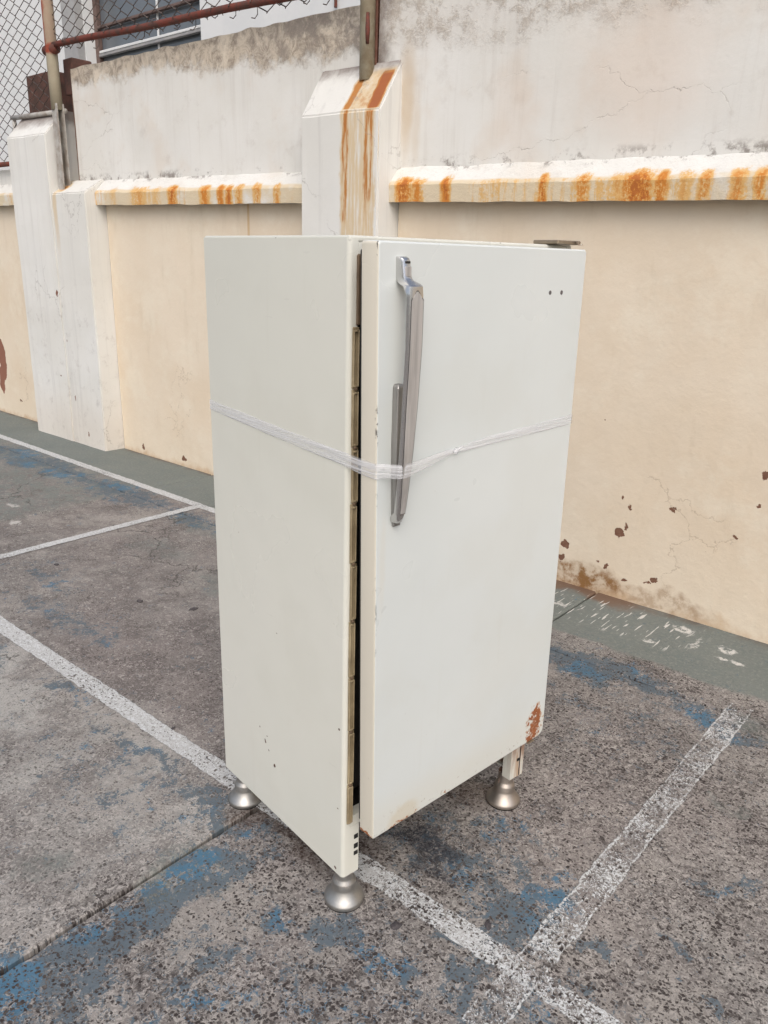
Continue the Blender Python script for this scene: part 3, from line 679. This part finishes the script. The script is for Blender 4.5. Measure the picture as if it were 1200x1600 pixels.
bm = bmesh.new(); channel(bm, -6.205, -.085, 1.98, 2.60, .075, .06, .008); fobj('post_foot', bm, MPOSTG, False)
bm = bmesh.new(); add_tube(bm, [(-6.215, -.085, 2.56), (-6.22, -.085, 2.78), (-6.222, -.085, 3.0), (-6.225, -.085, 3.9)], .042, 12)
N = NT('olive_and_rust_post', CM); x, y, z = N.xyz(N.warp(.05, 12, 4))
redm = N.mul(N.ss(z, 2.93, 3.02), N.ss(x, -6.205, -6.235, .25, 1)); redm = N.mx(redm, N.ss(N.math('ABSOLUTE', N.sub(z, 2.97)), .05, .02))
MPO = N.done(N.mix(N.mul(redm, N.ss(N.noise(20, 4, .7), .3, .5, .6, 1)), N.mix(N.noise(9, 4, .7), (.36, .33, .24), (.25, .20, .14)), (.24, .045, .022)), .75, spec=.3)
fobj('post', bm, MPO)
bm = bmesh.new(); add_tube(bm, [(-3.105, -.04, 2.44), (-3.105, -.04, 3.9)], .040, 12); fobj('post', bm, MPOST)
bm = bmesh.new(); channel(bm, -3.098, .015, 2.40, 3.6, .06, .05, .008); fobj('post_backing', bm, mat_plain('rust_channel', (.12, .05, .035), (.20, .10, .07), .8, 20), False)
bm = bmesh.new(); add_tube(bm, [(-3.105+.0405*math.sin(a_), -.04-.0405*math.cos(a_), z_) for a_, z_ in ((.75, 2.60), (.75, 2.66), (.75, 2.74))], [.009, .012, .009], 6); fobj('rust_patch', bm, MRUST)
bm = bmesh.new(); add_tube(bm, [(-6.25+i*(3.15/12), -.085, 2.992-.0365*i*(3.15/12)+.004*math.sin(i)) for i in range(13)], .021, 10); fobj('rail', bm, MRUST)
bm = bmesh.new(); add_tube(bm, [(-7.03, -.045, 2.575), (-6.17, -.045, 2.555)], .019, 8); add_tube(bm, [(-7.0, -.045, 2.57), (-6.99, -.045, 2.43)], .018, 8); fobj('bracket', bm, MPOSTG)
bm = bmesh.new(); add_tube(bm, [(-12, -.045, 2.245), (-6.93, -.045, 2.235)], .02, 8); fobj('rail', bm, MRUST)
bm = bmesh.new()
add_tube(bm, [(-6.30, -.085, 2.965), (-6.15, -.085, 2.965)], .036, 10); fobj('clamp', bm, MRUST)
def chain(x0, x1, zlo, zhi, y, cell=(.076, .092), r=.0034, wob=.004):
    bm = bmesh.new(); cw, chh = cell; n = int((x1-x0)/(cw)); rows = 0
    def pt(x, z, i):
        q = Vector((x*1.7, z*1.7, 3)); return (x + wob*2*noise.noise(q), y + .012*noise.noise(q*1.3) + (.0022 if i % 2 else -.0022), z + wob*2*noise.noise(q+Vector((5, 5, 5))))
    for i in range(n):
        xc = x0 + i*cw; pts = []; lo = zlo(xc)
        k0 = int(round(lo/chh*2)); k1 = int(zhi/chh*2)
        for k in range(k0, k1):
            side = 1 if ((k+i) % 2 == 0) else -1
            x = xc + side*(cw/2+.0005)
            pts.append(pt(x, k*chh/2 - .004, k)); pts.append(pt(x, k*chh/2 + .004, k+1))
        # ragged lower end
        if len(pts) > 3: add_tube(bm, pts, r, 4, False)
    o = fobj('wire_mesh', bm, MWIRE); tag(o, kind='stuff'); return o
chain(-11.0, -6.29, lambda x: 2.25 if x < -6.93 else 2.57, 3.9, -.05)
chain(-6.16, -3.16, lambda x: 2.96 - .0365*(x+6.25), 3.9, -.075)
for i in range(16):      # bent wire ends twisted round the rail
    x = -6.0 + i*.19 + random.uniform(-.03, .03); z = 2.992-.0365*(x+6.25)
    bm = bmesh.new()
    add_tube(bm, [(x, -.085-.03*math.cos(t), z+.032*math.sin(t)-.012*j*(i % 3)/3) for j, t in enumerate([0, .9, 1.8, 2.7, 3.6, 4.5, 5.4])], .0030, 4)
    fobj('wire_tie', bm, MWIRE)
bm = bmesh.new(); add_tube(bm, [(-12, -.05, 3.9), (-3.1, -.05, 3.88)], .022, 8); fobj('rail', bm, MRUST)

# ---------------------------------------------------------------- building behind
Yb = 2.5
bld = empty('building', CM @ Matrix.Translation((-9, Yb, 0)), 'pale plastered building with a wide blue grey window seen through the fence', 'building')
BI = Matrix.Translation((9, -Yb, 0))
def bbox(name, x0, x1, y0, y1, z0, z1, mat, parent=bld, bev=0):
    return box_obj(name, x0, x1, y0, y1, z0, z1, mat, parent, bev, mw=(BI if parent is bld else Matrix.Identity(4)))
bbox('facade', -7.81, -2.2, Yb, Yb+.3, -.04, 6.5, MFAC)
bbox('facade', -22, -10.13, Yb, Yb+.3, -.04, 6.5, MFAC)
bbox('facade', -10.13, -7.81, Yb, Yb+.3, -.04, 3.2, MFAC)
bbox('facade', -10.13, -7.81, Yb, Yb+.3, 5.2, 6.5, MFAC)
bbox('roof', -22.2, -2.0, Yb-.25, Yb+6, 6.502, 6.7, MFAC)
bbox('side_wall', -2.2, -1.9, Yb, Yb+5, -.04, 6.5, MFAC)
bbox('facade_pier', -10.47, -10.15, Yb-.10, Yb-.002, -.04, 6.5, MFACG)
win = bbox('window', -10.128, -7.812, Yb+.19, Yb+.215, 3.202, 5.198, MGLASS)
def wchild(name, x0, x1, z0, z1, mat, y=Yb+.13, t=.058):
    o = box_obj(name, x0, x1, y, y+t, z0, z1, mat, win, .004, 1); return o
wchild('frame', -10.126, -10.05, 3.204, 5.196, MFRD); wchild('frame', -7.87, -7.814, 3.204, 5.196, MFRAME)
for z in (3.86, 4.17, 4.60): wchild('bar', -10.045, -7.872, z, z+.03, MFRD if z > 4 else MFRAME, Yb+.12, .05)
wchild('sill', -10.045, -7.872, 3.90, 3.93, MFAC, Yb+.13, .04)
for x in (-8.84, -8.36): wchild('mullion', x-.016, x+.016, 4.21 if x != -8.84 else 3.204, 5.196, MFRAME if x != -8.84 else MFAC, Yb+.172, .015)
bm = bmesh.new(); add_tube(bm, [(-5.775, Yb-.03, 3.72), (-5.775, Yb-.03, 6.4)], .014, 8)
bm_obj('conduit', bm, MRUST, bld, BI)

# ---------------------------------------------------------------- the fridge
fr = empty('refrigerator', FM, 'old white single door refrigerator tied shut with film, standing on four metal feet', 'refrigerator')
Wf, Df, ZT, ZB = .680, .5714, 1.60, .106
t = .003
# outer shell: plan profile extruded, rounded front corners with returned flanges
def shell_profile(fl):
    R_ = .010; pts = []
    def arc(cx, cy, a0, a1, r, n=5): return [(cx+r*math.cos(a0+(a1-a0)*i/n), cy+r*math.sin(a0+(a1-a0)*i/n)) for i in range(n+1)]
    out = [(fl, 0)] + arc(R_, R_, -math.pi/2, -math.pi, R_) + [(0, Df), (Wf, Df)] + arc(Wf-R_, R_, 0, -math.pi/2, R_) + [(Wf-fl, 0)]
    inn = [(Wf-fl, t), (Wf-R_, t)] + [(Wf-t, R_), (Wf-t, Df-t), (t, Df-t), (t, R_), (R_, t)] + [(fl, t)]
    return out + inn
def shell(z0, z1, fl):
    bm = bmesh.new(); P = shell_profile(fl)
    a = [bm.verts.new((p[0], p[1], z0)) for p in P]; b = [bm.verts.new((p[0], p[1], z1)) for p in P]
    n = len(P)
    for i in range(n):
        f = bm.faces.new((a[i], a[(i+1) % n], b[(i+1) % n], b[i]))
    bm.faces.new(a[::-1]); bm.faces.new(b)
    bmesh.ops.recalc_face_normals(bm, faces=bm.faces[:])
    bmesh.ops.triangulate(bm, faces=[f for f in bm.faces if len(f.verts) > 4])
    return bm
def smooth_shell(o):
    for p in o.data.polygons:
        n = p.normal
        p.use_smooth = abs(n.z) < .1
    o.data.set_sharp_from_angle(angle=math.radians(30))
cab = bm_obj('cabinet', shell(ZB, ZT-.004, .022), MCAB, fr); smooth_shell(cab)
top = box_obj('top_panel', .001, Wf-.001, .001, Df-.001, ZT-.012, ZT, MCAB, cab, .004, 2)
box_obj('top_rail', .0225, Wf-.0225, .0005, .02, 1.566, ZT-.0125, MCAB, cab, .001, 1)
box_obj('bottom_rail', .0225, Wf-.0225, .0005, .03, .247, .275, MCAB, cab, .001, 1)
box_obj('floor_pan', .0035, Wf-.0035, .031, Df-.004, .245, .25, MDARK, cab)
box_obj('inner_liner', .012, Wf-.012, .055, Df-.01, .30, 1.55, MDARK, cab)
box_obj('back_pan', .0035, Wf-.0035, Df-.012, Df-.0035, .12, .244, MDARK, cab)
# lower front corner plates with slots
for side in (0, 1):
    bm = bmesh.new()
    x0, x1 = (.0225, .050) if side == 0 else (Wf-.062, Wf-.0225)
    add_box(bm, x0, x1, .0006, .0036, ZB, .2465)
    add_box(bm, (x1-.003) if side == 0 else x0, x1 if side == 0 else x0+.003, .0037, .03, ZB, .2465)
    pl = bm_obj('corner_plate', bm, MCAB, cab)
    for zc, hh in (((.212, .012), (.184, .013), (.163, .011)) if side == 0 else ((.165, .009),)):
        xc = .041 if side == 0 else Wf-.030
        box_obj('slot', xc-.006, xc+.006, -.0008, .0005, zc-hh/2, zc+hh/2, MBLK, cab)
# inner side channel bottom flanges (seen under the door at the right)
box_obj('side_flange', Wf-.03, Wf-.0035, .04, Df-.02, ZB+.001, ZB+.006, MCAB, cab)
box_obj('side_flange', .0035, .03, .04, Df-.02, ZB+.001, ZB+.006, MCAB, cab)
box_obj('seam', Wf-.0245, Wf-.0225, -.0012, .0005, ZB+.003, .235, MBLK, cab)
# khaki breaker trim at the opening: framed segments
zs = [.262, .375, .52, .66, .80, .935, 1.07, 1.19, 1.31, 1.432]
for a, b in zip(zs, zs[1:]):
    bm = bmesh.new(); jx = random.uniform(-.0012, .0012)
    add_box(bm, .0095, .0255, -.004, .0, a, b-.0015)
    for (x0, x1, z0, z1) in ((.0085, .0115, a+.004, b-.006), (.0205, .0235, a+.004, b-.006), (.0118, .0202, b-.011, b-.006), (.0118, .0202, a+.003, a+.008)):
        add_box(bm, x0, x1, -.0085, -.0042, z0, z1)
    bevel(bm, .0012, 1)
    for v in bm.verts: v.co.x += jx + .0018*noise.noise(Vector((0, 0, v.co.z*9)))
    bm_obj('trim_segment', bm, MKH, cab)
for z in zs[1:-1]:
    bm = bmesh.new(); add_lathe(bm, [(.0035, -.003), (.0045, 0), (.0035, .003)], 8)
    bm_obj('screw', bm, MGAS, cab, Matrix.Translation((.016, -.006, z)))
box_obj('gasket', .017, .027, -.006, .0, 1.434, 1.566, MGAS, cab, .002, 1)
# ---- door (slightly ajar, leaning a touch)
DU = Vector((.99861, .05271, 0)); DN = Vector((.05271, -.99861, 0))     # along the door, outwards (fridge frame)
DO = Vector((-.0102, -.0978, 0)); DT = .0475; DZ0, DZ1 = .2665, 1.5904; DW = .665
SHX, SHY = .0320, .012
def dp(u, off, z):
    k = (DZ1-z)/(DZ1-DZ0)
    return DO + DU*u + DN*off + Vector((SHX*k, SHY*k, z))
bm = bmesh.new()
R_ = .022
# outline with rounded corners, front and back rings
out = []
def corner(cu, cz, a0, r): return [(cu + r*math.cos(math.radians(a0+i*15)), cz + r*math.sin(math.radians(a0+i*15))) for i in range(7)]
out += corner(.006, DZ0+.006, 180, .006) + corner(DW-R_, DZ0+R_, 270, R_) + corner(DW-.008, DZ1-.008, 0, .008) + corner(.006, DZ1-.006, 90, .006)
fr_in = []; er = .0035
cu_, cz_ = DW/2, (DZ0+DZ1)/2
def ins(p, d):
    return (p[0] + (d if p[0] < cu_ else -d), p[1] + (d if p[1] < cz_ else -d))
rings = [[ins(p, .003) for p in out], out, out, [ins(p, .0035) for p in out], [ins(p, .0012) for p in out]]
offs = [-DT, -DT+.003, -er, 0, -er*.3]
order = [0, 1, 2, 4, 3]
R4 = [[bm.verts.new(dp(p[0], offs[i], p[1])) for p in rings[i]] for i in order]
for A, B in zip(R4, R4[1:]):
    n = len(A)
    for i in range(n): bm.faces.new((A[i], A[(i+1) % n], B[(i+1) % n], B[i]))
bm.faces.new(R4[0][::-1]); bm.faces.new(R4[-1])
bmesh.ops.recalc_face_normals(bm, faces=bm.faces[:])
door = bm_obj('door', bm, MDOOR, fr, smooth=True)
for p in door.data.polygons:
    if len(p.vertices) > 6: p.use_smooth = False
door.data.set_sharp_from_angle(angle=math.radians(40))
_ek = {tuple(sorted(e.vertices)): e for e in door.data.edges}
for p in door.data.polygons:
    if len(p.vertices) > 6:
        for k_ in p.edge_keys: _ek[tuple(sorted(k_))].use_edge_sharp = True
# raised fold along the leading edge
def dbox(name, u0, u1, o0, o1, z0, z1, mat, parent=door, bev=0):
    bm = bmesh.new(); add_hexa(bm, [dp(u0, o1, z0), dp(u1, o1, z0), dp(u1, o0, z0), dp(u0, o0, z0), dp(u0, o1, z1), dp(u1, o1, z1), dp(u1, o0, z1), dp(u0, o0, z1)])
    if bev: bevel(bm, bev, 2)
    return bm_obj(name, bm, mat, parent)
dbox('door_gasket', .012, DW-.012, -DT-.016, -DT-.001, DZ0+.015, DZ1-.015, MBLK, bev=.003)
for u in (.531, .5755):
    bm = bmesh.new(); n = 16; c = dp(u, .0006, 1.495)
    a = [bm.verts.new(c + .0048*(DU*math.cos(2*math.pi*i/n) + Vector((0, 0, 1))*math.sin(2*math.pi*i/n))) for i in range(n)]
    b = [bm.verts.new(c - DN*.004 + .0048*(DU*math.cos(2*math.pi*i/n) + Vector((0, 0, 1))*math.sin(2*math.pi*i/n))) for i in range(n)]
    bm.faces.new(a)
    for i in range(n): bm.faces.new((a[i], a[(i+1) % n], b[(i+1) % n], b[i]))
    bmesh.ops.recalc_face_normals(bm, faces=bm.faces[:])
    bm_obj('screw_hole', bm, mat_plain('hole_grey', (.10, .09, .09), (.14, .12, .12), .7, 60), door)
# ---- handle
SEC = [  # z, uL, uR, off back, off front
 (1.5640, .0450, .0640, .000, .010), (1.5615, .0440, .0655, .000, .015), (1.5560, .0440, .0660, .000, .018), (1.5280, .0445, .0675, .000, .021),
 (1.5225, .0450, .0690, .001, .024), (1.5160, .0430, .0745, .010, .0385), (1.5120, .0400, .0760, .024, .0425), (1.4950, .0390, .0765, .035, .044),
 (1.4000, .0375, .0750, .036, .044), (1.2900, .0335, .0695, .034, .042), (1.2000, .0315, .0625, .031, .040), (1.1200, .0315, .0560, .025, .036), (1.0720, .0345, .0545, .016, .030), (1.0600, .0370, .0545, .003, .026), (1.0500, .0400, .0560, .000, .020), (1.0460, .0430, .0570, .000, .013)]
def su(u): return u
bm = bmesh.new(); rings = []
for z, l, r_, ob, of in SEC:
    c = .0045; c2 = min(.003, (of-ob)*.3)
    P = [(l, ob), (l, of-c), (l+c*.3, of-c*.3), (l+c, of), (r_-c, of), (r_-c*.3, of-c*.3), (r_, of-c), (r_, ob)]
    rings.append([bm.verts.new(dp(u, o, z)) for u, o in P])
for A, B in zip(rings, rings[1:]):
    for i in range(8): bm.faces.new((A[i], A[(i+1) % 8], B[(i+1) % 8], B[i]))
bm.faces.new(rings[0][::-1]); bm.faces.new(rings[-1])
bmesh.ops.recalc_face_normals(bm, faces=bm.faces[:])
handle = bm_obj('handle', bm, MCH, door, smooth=True); handle.data.set_sharp_from_angle(angle=math.radians(40))
def interp(z):
    for a, b in zip(SEC, SEC[1:]):
        if a[0] >= z >= b[0]:
            k = (a[0]-z)/(a[0]-b[0]); return [a[i]+(b[i]-a[i])*k for i in range(1, 5)]
def strip_on(name, mat, z0, z1, inl, inr, lift, n=26, parent=None, arch=True):
    bm = bmesh.new(); A = []
    for i in range(n+1):
        z = z0+(z1-z0)*i/n; l, r_, ob, of = interp(z)
        k = min(1, (i/n)*34) if arch else 1
        mid = (l+r_)/2; hw = (r_-l)/2 - (inl+inr)/2; q = math.sqrt(max(0.02, 1-(1-k)**2)) if arch else 1
        a, b = mid+(inl-inr)/2-hw*q, mid+(inl-inr)/2+hw*q
        A.append([bm.verts.new(dp(a, of-.002, z)), bm.verts.new(dp(a, of+lift, z)), bm.verts.new(dp(b, of+lift, z)), bm.verts.new(dp(b, of-.002, z))])
    for P, Q in zip(A, A[1:]):
        for k in range(3): bm.faces.new((P[k], P[k+1], Q[k+1], Q[k]))
    bm.faces.new(A[0]); bm.faces.new(A[-1][::-1])
    bmesh.ops.recalc_face_normals(bm, faces=bm.faces[:])
    return bm_obj(name, bm, mat, parent)
strip_on('groove', MBLK, 1.5050, 1.070, .0036, .0012, .0002, parent=handle)
strip_on('inlay', MINL, 1.5035, 1.072, .0042, .0028, .0010, parent=handle)
dbox('inlay', .0490, .0640, .0190, .0215, 1.5290, 1.5470, MINL, handle, .001)
dbox('emblem_slot', .0500, .0630, .0170, .0190, 1.5520, 1.5560, MBLK, handle)
# grip plate behind, lower left
bm = bmesh.new()
GR = [(1.330, .044, .058, 0, .012), (1.324, .0405, .058, 0, .016), (1.20, .0385, .056, 0, .016), (1.09, .0405, .056, 0, .014), (1.052, .0420, .060, 0, .011), (1.040, .0435, .062, 0, .008), (1.037, .0445, .062, 0, .006)]
rg = [[bm.verts.new(dp(u, o, z)) for u, o in ((l, b_), (l, f_), (r_, f_), (r_, b_))] for z, l, r_, b_, f_ in GR]
for A, B in zip(rg, rg[1:]):
    for i in range(4): bm.faces.new((A[i], A[(i+1) % 4], B[(i+1) % 4], B[i]))
bm.faces.new(rg[0][::-1]); bm.faces.new(rg[-1]); bevel(bm, .0012, 1)
bm_obj('grip_plate', bm, mat_metal('dull_metal', (.40, .385, .37), (.46, .445, .43), .5, brushed=(1, 1, .05)), door)
# hinges
h = box_obj('hinge', .585, .664, -.030, .045, ZT+.001, ZT+.010, MHIN, fr, .002, 1)
box_obj('hinge_plate', .6645, .676, -.035, .012, ZT+.0005, ZT+.003, MCAB, h, .0008, 1)
for (x_, y_) in ((.652, -.036), (.670, -.022)):
    bm = bmesh.new(); add_lathe(bm, [(.006, 0), (.006, .004), (.004, .006)], 12); bm_obj('screw', bm, MHIN, h, Matrix.Translation((x_, y_, ZT+.0035)))
box_obj('lower_hinge', Wf-.050, Wf-.022, -.045, -.002, .2485, .2525, MHIN, fr, .001, 1)
# ---- feet
PROF = [(.047, .0), (.0505, .003), (.0510, .009), (.0490, .014), (.0430, .021), (.0360, .031), (.0315, .040), (.0300, .0445), (.0300, .060), (.0285, .0635), (.0240, .0700), (.0225, .074), (.0225, .1055)]
for (x_, y_, m_) in ((.034, .036, MFOOT), (.036, Df-.045, MFOOTR), (Wf-.036, .040, MFOOTR), (Wf-.036, Df-.045, MFOOT)):
    bm = bmesh.new(); add_lathe(bm, PROF, 48)
    lg = bm_obj('leg', bm, m_ if x_ > .1 or y_ < .1 else MFOOT, fr, Matrix.Translation((x_, y_, .002)) @ Matrix.Rotation(math.radians(1.3 if x_ > .1 else -.9), 4, 'Y') @ Matrix.Rotation(math.radians(1.1), 4, 'X'), smooth=True); lg.data.set_sharp_from_angle(angle=math.radians(28))
    bm = bmesh.new(); add_lathe(bm, [(.046, 0), (.0495, 0.0005), (.0495, .0035)], 40); bm_obj('rubber_pad', bm, MBLK, lg, Matrix.Translation((0, 0, -.002)))

# ---- plastic film tied round
def ribbon(name, pts, wid, mat, parent, seed=0, thick=.0003, seg=14):
    """flat band through (point, outward normal, width factor)"""
    bm = bmesh.new(); rows = []
    P = []
    for (a, na, wa), (b, nb, wb) in zip(pts, pts[1:]):
        for i in range(seg):
            k = i/seg; P.append((Vector(a).lerp(Vector(b), k), Vector(na).lerp(Vector(nb), k).normalized(), wa+(wb-wa)*k))
    P.append((Vector(pts[-1][0]), Vector(pts[-1][1]).normalized(), pts[-1][2]))
    m = 7
    for i, (p, n_, w_) in enumerate(P):
        tdir = (P[min(i+1, len(P)-1)][0]-P[max(i-1, 0)][0]).normalized(); s_ = n_.cross(tdir).normalized()
        if s_.z < 0: s_ = -s_
        row = []
        for j in range(m):
            q = (j/(m-1)-.5)*wid*w_
            cr_ = .0004*noise.noise(Vector((i*.06, j*2.3, seed))) + (.0003 if j in (1, 4) else 0)
            ed = .0010*noise.noise(Vector((i*.18, j//4, seed+4)))
            row.append((p + s_*(q+ed) + n_*(.0007+cr_), n_))
        rows.append(row)
    top_ = [[bm.verts.new(v+n_*thick) for v, n_ in r] for r in rows]; bot_ = [[bm.verts.new(v) for v, n_ in r] for r in rows]
    for A, B in zip(top_, top_[1:]):
        for j in range(m-1): bm.faces.new((A[j], A[j+1], B[j+1], B[j]))
    for A, B in zip(bot_, bot_[1:]):
        for j in range(m-1): bm.faces.new((A[j+1], A[j], B[j], B[j+1]))
    for j in (0, m-1):
        for i in range(len(rows)-1): bm.faces.new((top_[i][j], top_[i+1][j], bot_[i+1][j], bot_[i][j]))
    bmesh.ops.recalc_face_normals(bm, faces=bm.faces[:])
    return bm_obj(name, bm, mat, parent, smooth=True)
strap = empty('plastic_film_strap', FM @ Matrix.Translation((0, 0, 1.17)), 'translucent white plastic film band knotted around the fridge at mid height', 'strap')
SI = Matrix.Translation((0, 0, -1.17))
e_ = .0015
def D3(u, o, z): return tuple(dp(u, o, z))
nL, nB, nR, nD = (-1, 0, 0), (0, 1, 0), (1, 0, 0), tuple(DN)
dl = tuple((-DU).normalized()); hL, hR = interp(1.16)[0], interp(1.16)[1]; hf = interp(1.16)[3]
pts = [((-.001, Df, 1.193), (-1, 1, 0), 1.0), ((-.001, .28, 1.178), nL, 1.05), ((-.0012, .01, 1.166), nL, 1.1), (tuple(Vector(dp(-.001, -DT, 1.163))), dl, 1.2), (D3(-.001, 0, 1.161), (-.7, -.7, 0), 1.25),
       (D3(.012, .006, 1.162), nD, 1.2), (D3(hL-.002, .036, 1.163), (-.5, -.86, 0), 1.1), (D3((hL+hR)/2, hf+.0015, 1.164), nD, 1.1), (D3(hR-.004, hf+.0012, 1.1645), nD, 1.1), (D3(hR+.004, hf-.001, 1.165), (.12, -.99, 0), 1.05), (D3(.205, .004, 1.170), nD, .55), (D3(.228, .003, 1.171), nD, .25)]
b_ = ribbon('front_band', pts, .0260, MFILM, strap, 1); b_.matrix_local = SI
pts = [(D3(.228, .003, 1.171), nD, .25), (D3(.25, .002, 1.172), nD, .55), (D3(.33, .001, 1.177), nD, .75), (D3(.62, .001, 1.187), nD, .95), (D3(DW+.001, -.001, 1.189), (.7, -.7, 0), 1.0), (D3(DW+.0015, -DT, 1.190), nR, 1), ((Wf+.001, .02, 1.190), nR, 1), ((Wf+.001, Df+.001, 1.192), (1, 1, 0), 1), ((.3, Df+.002, 1.193), nB, 1), ((-.001, Df+.001, 1.193), (-1, 1, 0), 1)]
b_ = ribbon('right_band', pts, .0250, MFILM, strap, 5); b_.matrix_local = SI
bm = bmesh.new()
bmesh.ops.create_icosphere(bm, subdivisions=3, radius=1)
for v in bm.verts:
    p = v.co.copy(); k = 1+.45*noise.noise(p*2.2)
    v.co = Vector(dp(.229+p.x*.009*k, .005+p.y*.005, 1.1715+p.z*.0065*k))
add_tube(bm, [dp(.229, .007, 1.172), dp(.236, .011, 1.178), dp(.246, .010, 1.180)], [.003, .0022, .0012], 6)
add_tube(bm, [dp(.229, .007, 1.171), dp(.222, .011, 1.167), dp(.214, .012, 1.169)], [.003, .002, .001], 6)
bm_obj('knot', bm, MFILM, strap, SI, smooth=True)

# ---------------------------------------------------------------- small debris
def stone(s, off, r, label, seed, flat=.5):
    bm = bmesh.new(); bmesh.ops.create_icosphere(bm, subdivisions=2, radius=r)
    for v in bm.verts:
        p = v.co/r; k = 1+.55*noise.noise(p*1.6+Vector((seed, 0, 0)))
        v.co = Vector((p.x*r*k*1.25, p.y*r*k*.8, max(-.2*r, p.z*r*k*flat)))
    o = bm_obj('stone', bm, MSTONE, mw=CM @ Matrix.Translation((s, -off, r*flat*.3)) @ Matrix.Rotation(seed, 4, 'Z'))
    tag(o, label, 'stone', 'small dark stones on the court')
stone(-.948, 2.262, .012, 'dark stone in the open just below and right of the front foot', 1.3)
stone(-.782, 2.108, .011, 'dark bluish stone beside the white line near the lines crossing', 2.2)
stone(-3.05, 1.62, .016, 'dark stone in the middle of the bare concrete left of the fridge', 3.1, .35)
stone(-2.80, 1.50, .017, 'dark stone nearest the left side of the fridge, on bare concrete', 4.4, .35)
stone(-2.06, 2.13, .008, 'small dark stone at the upper edge of the broad white line', 5.0)
stone(-3.75, 1.66, .013, 'farthest dark stone between the thin line and the broad line', 6.3, .35)
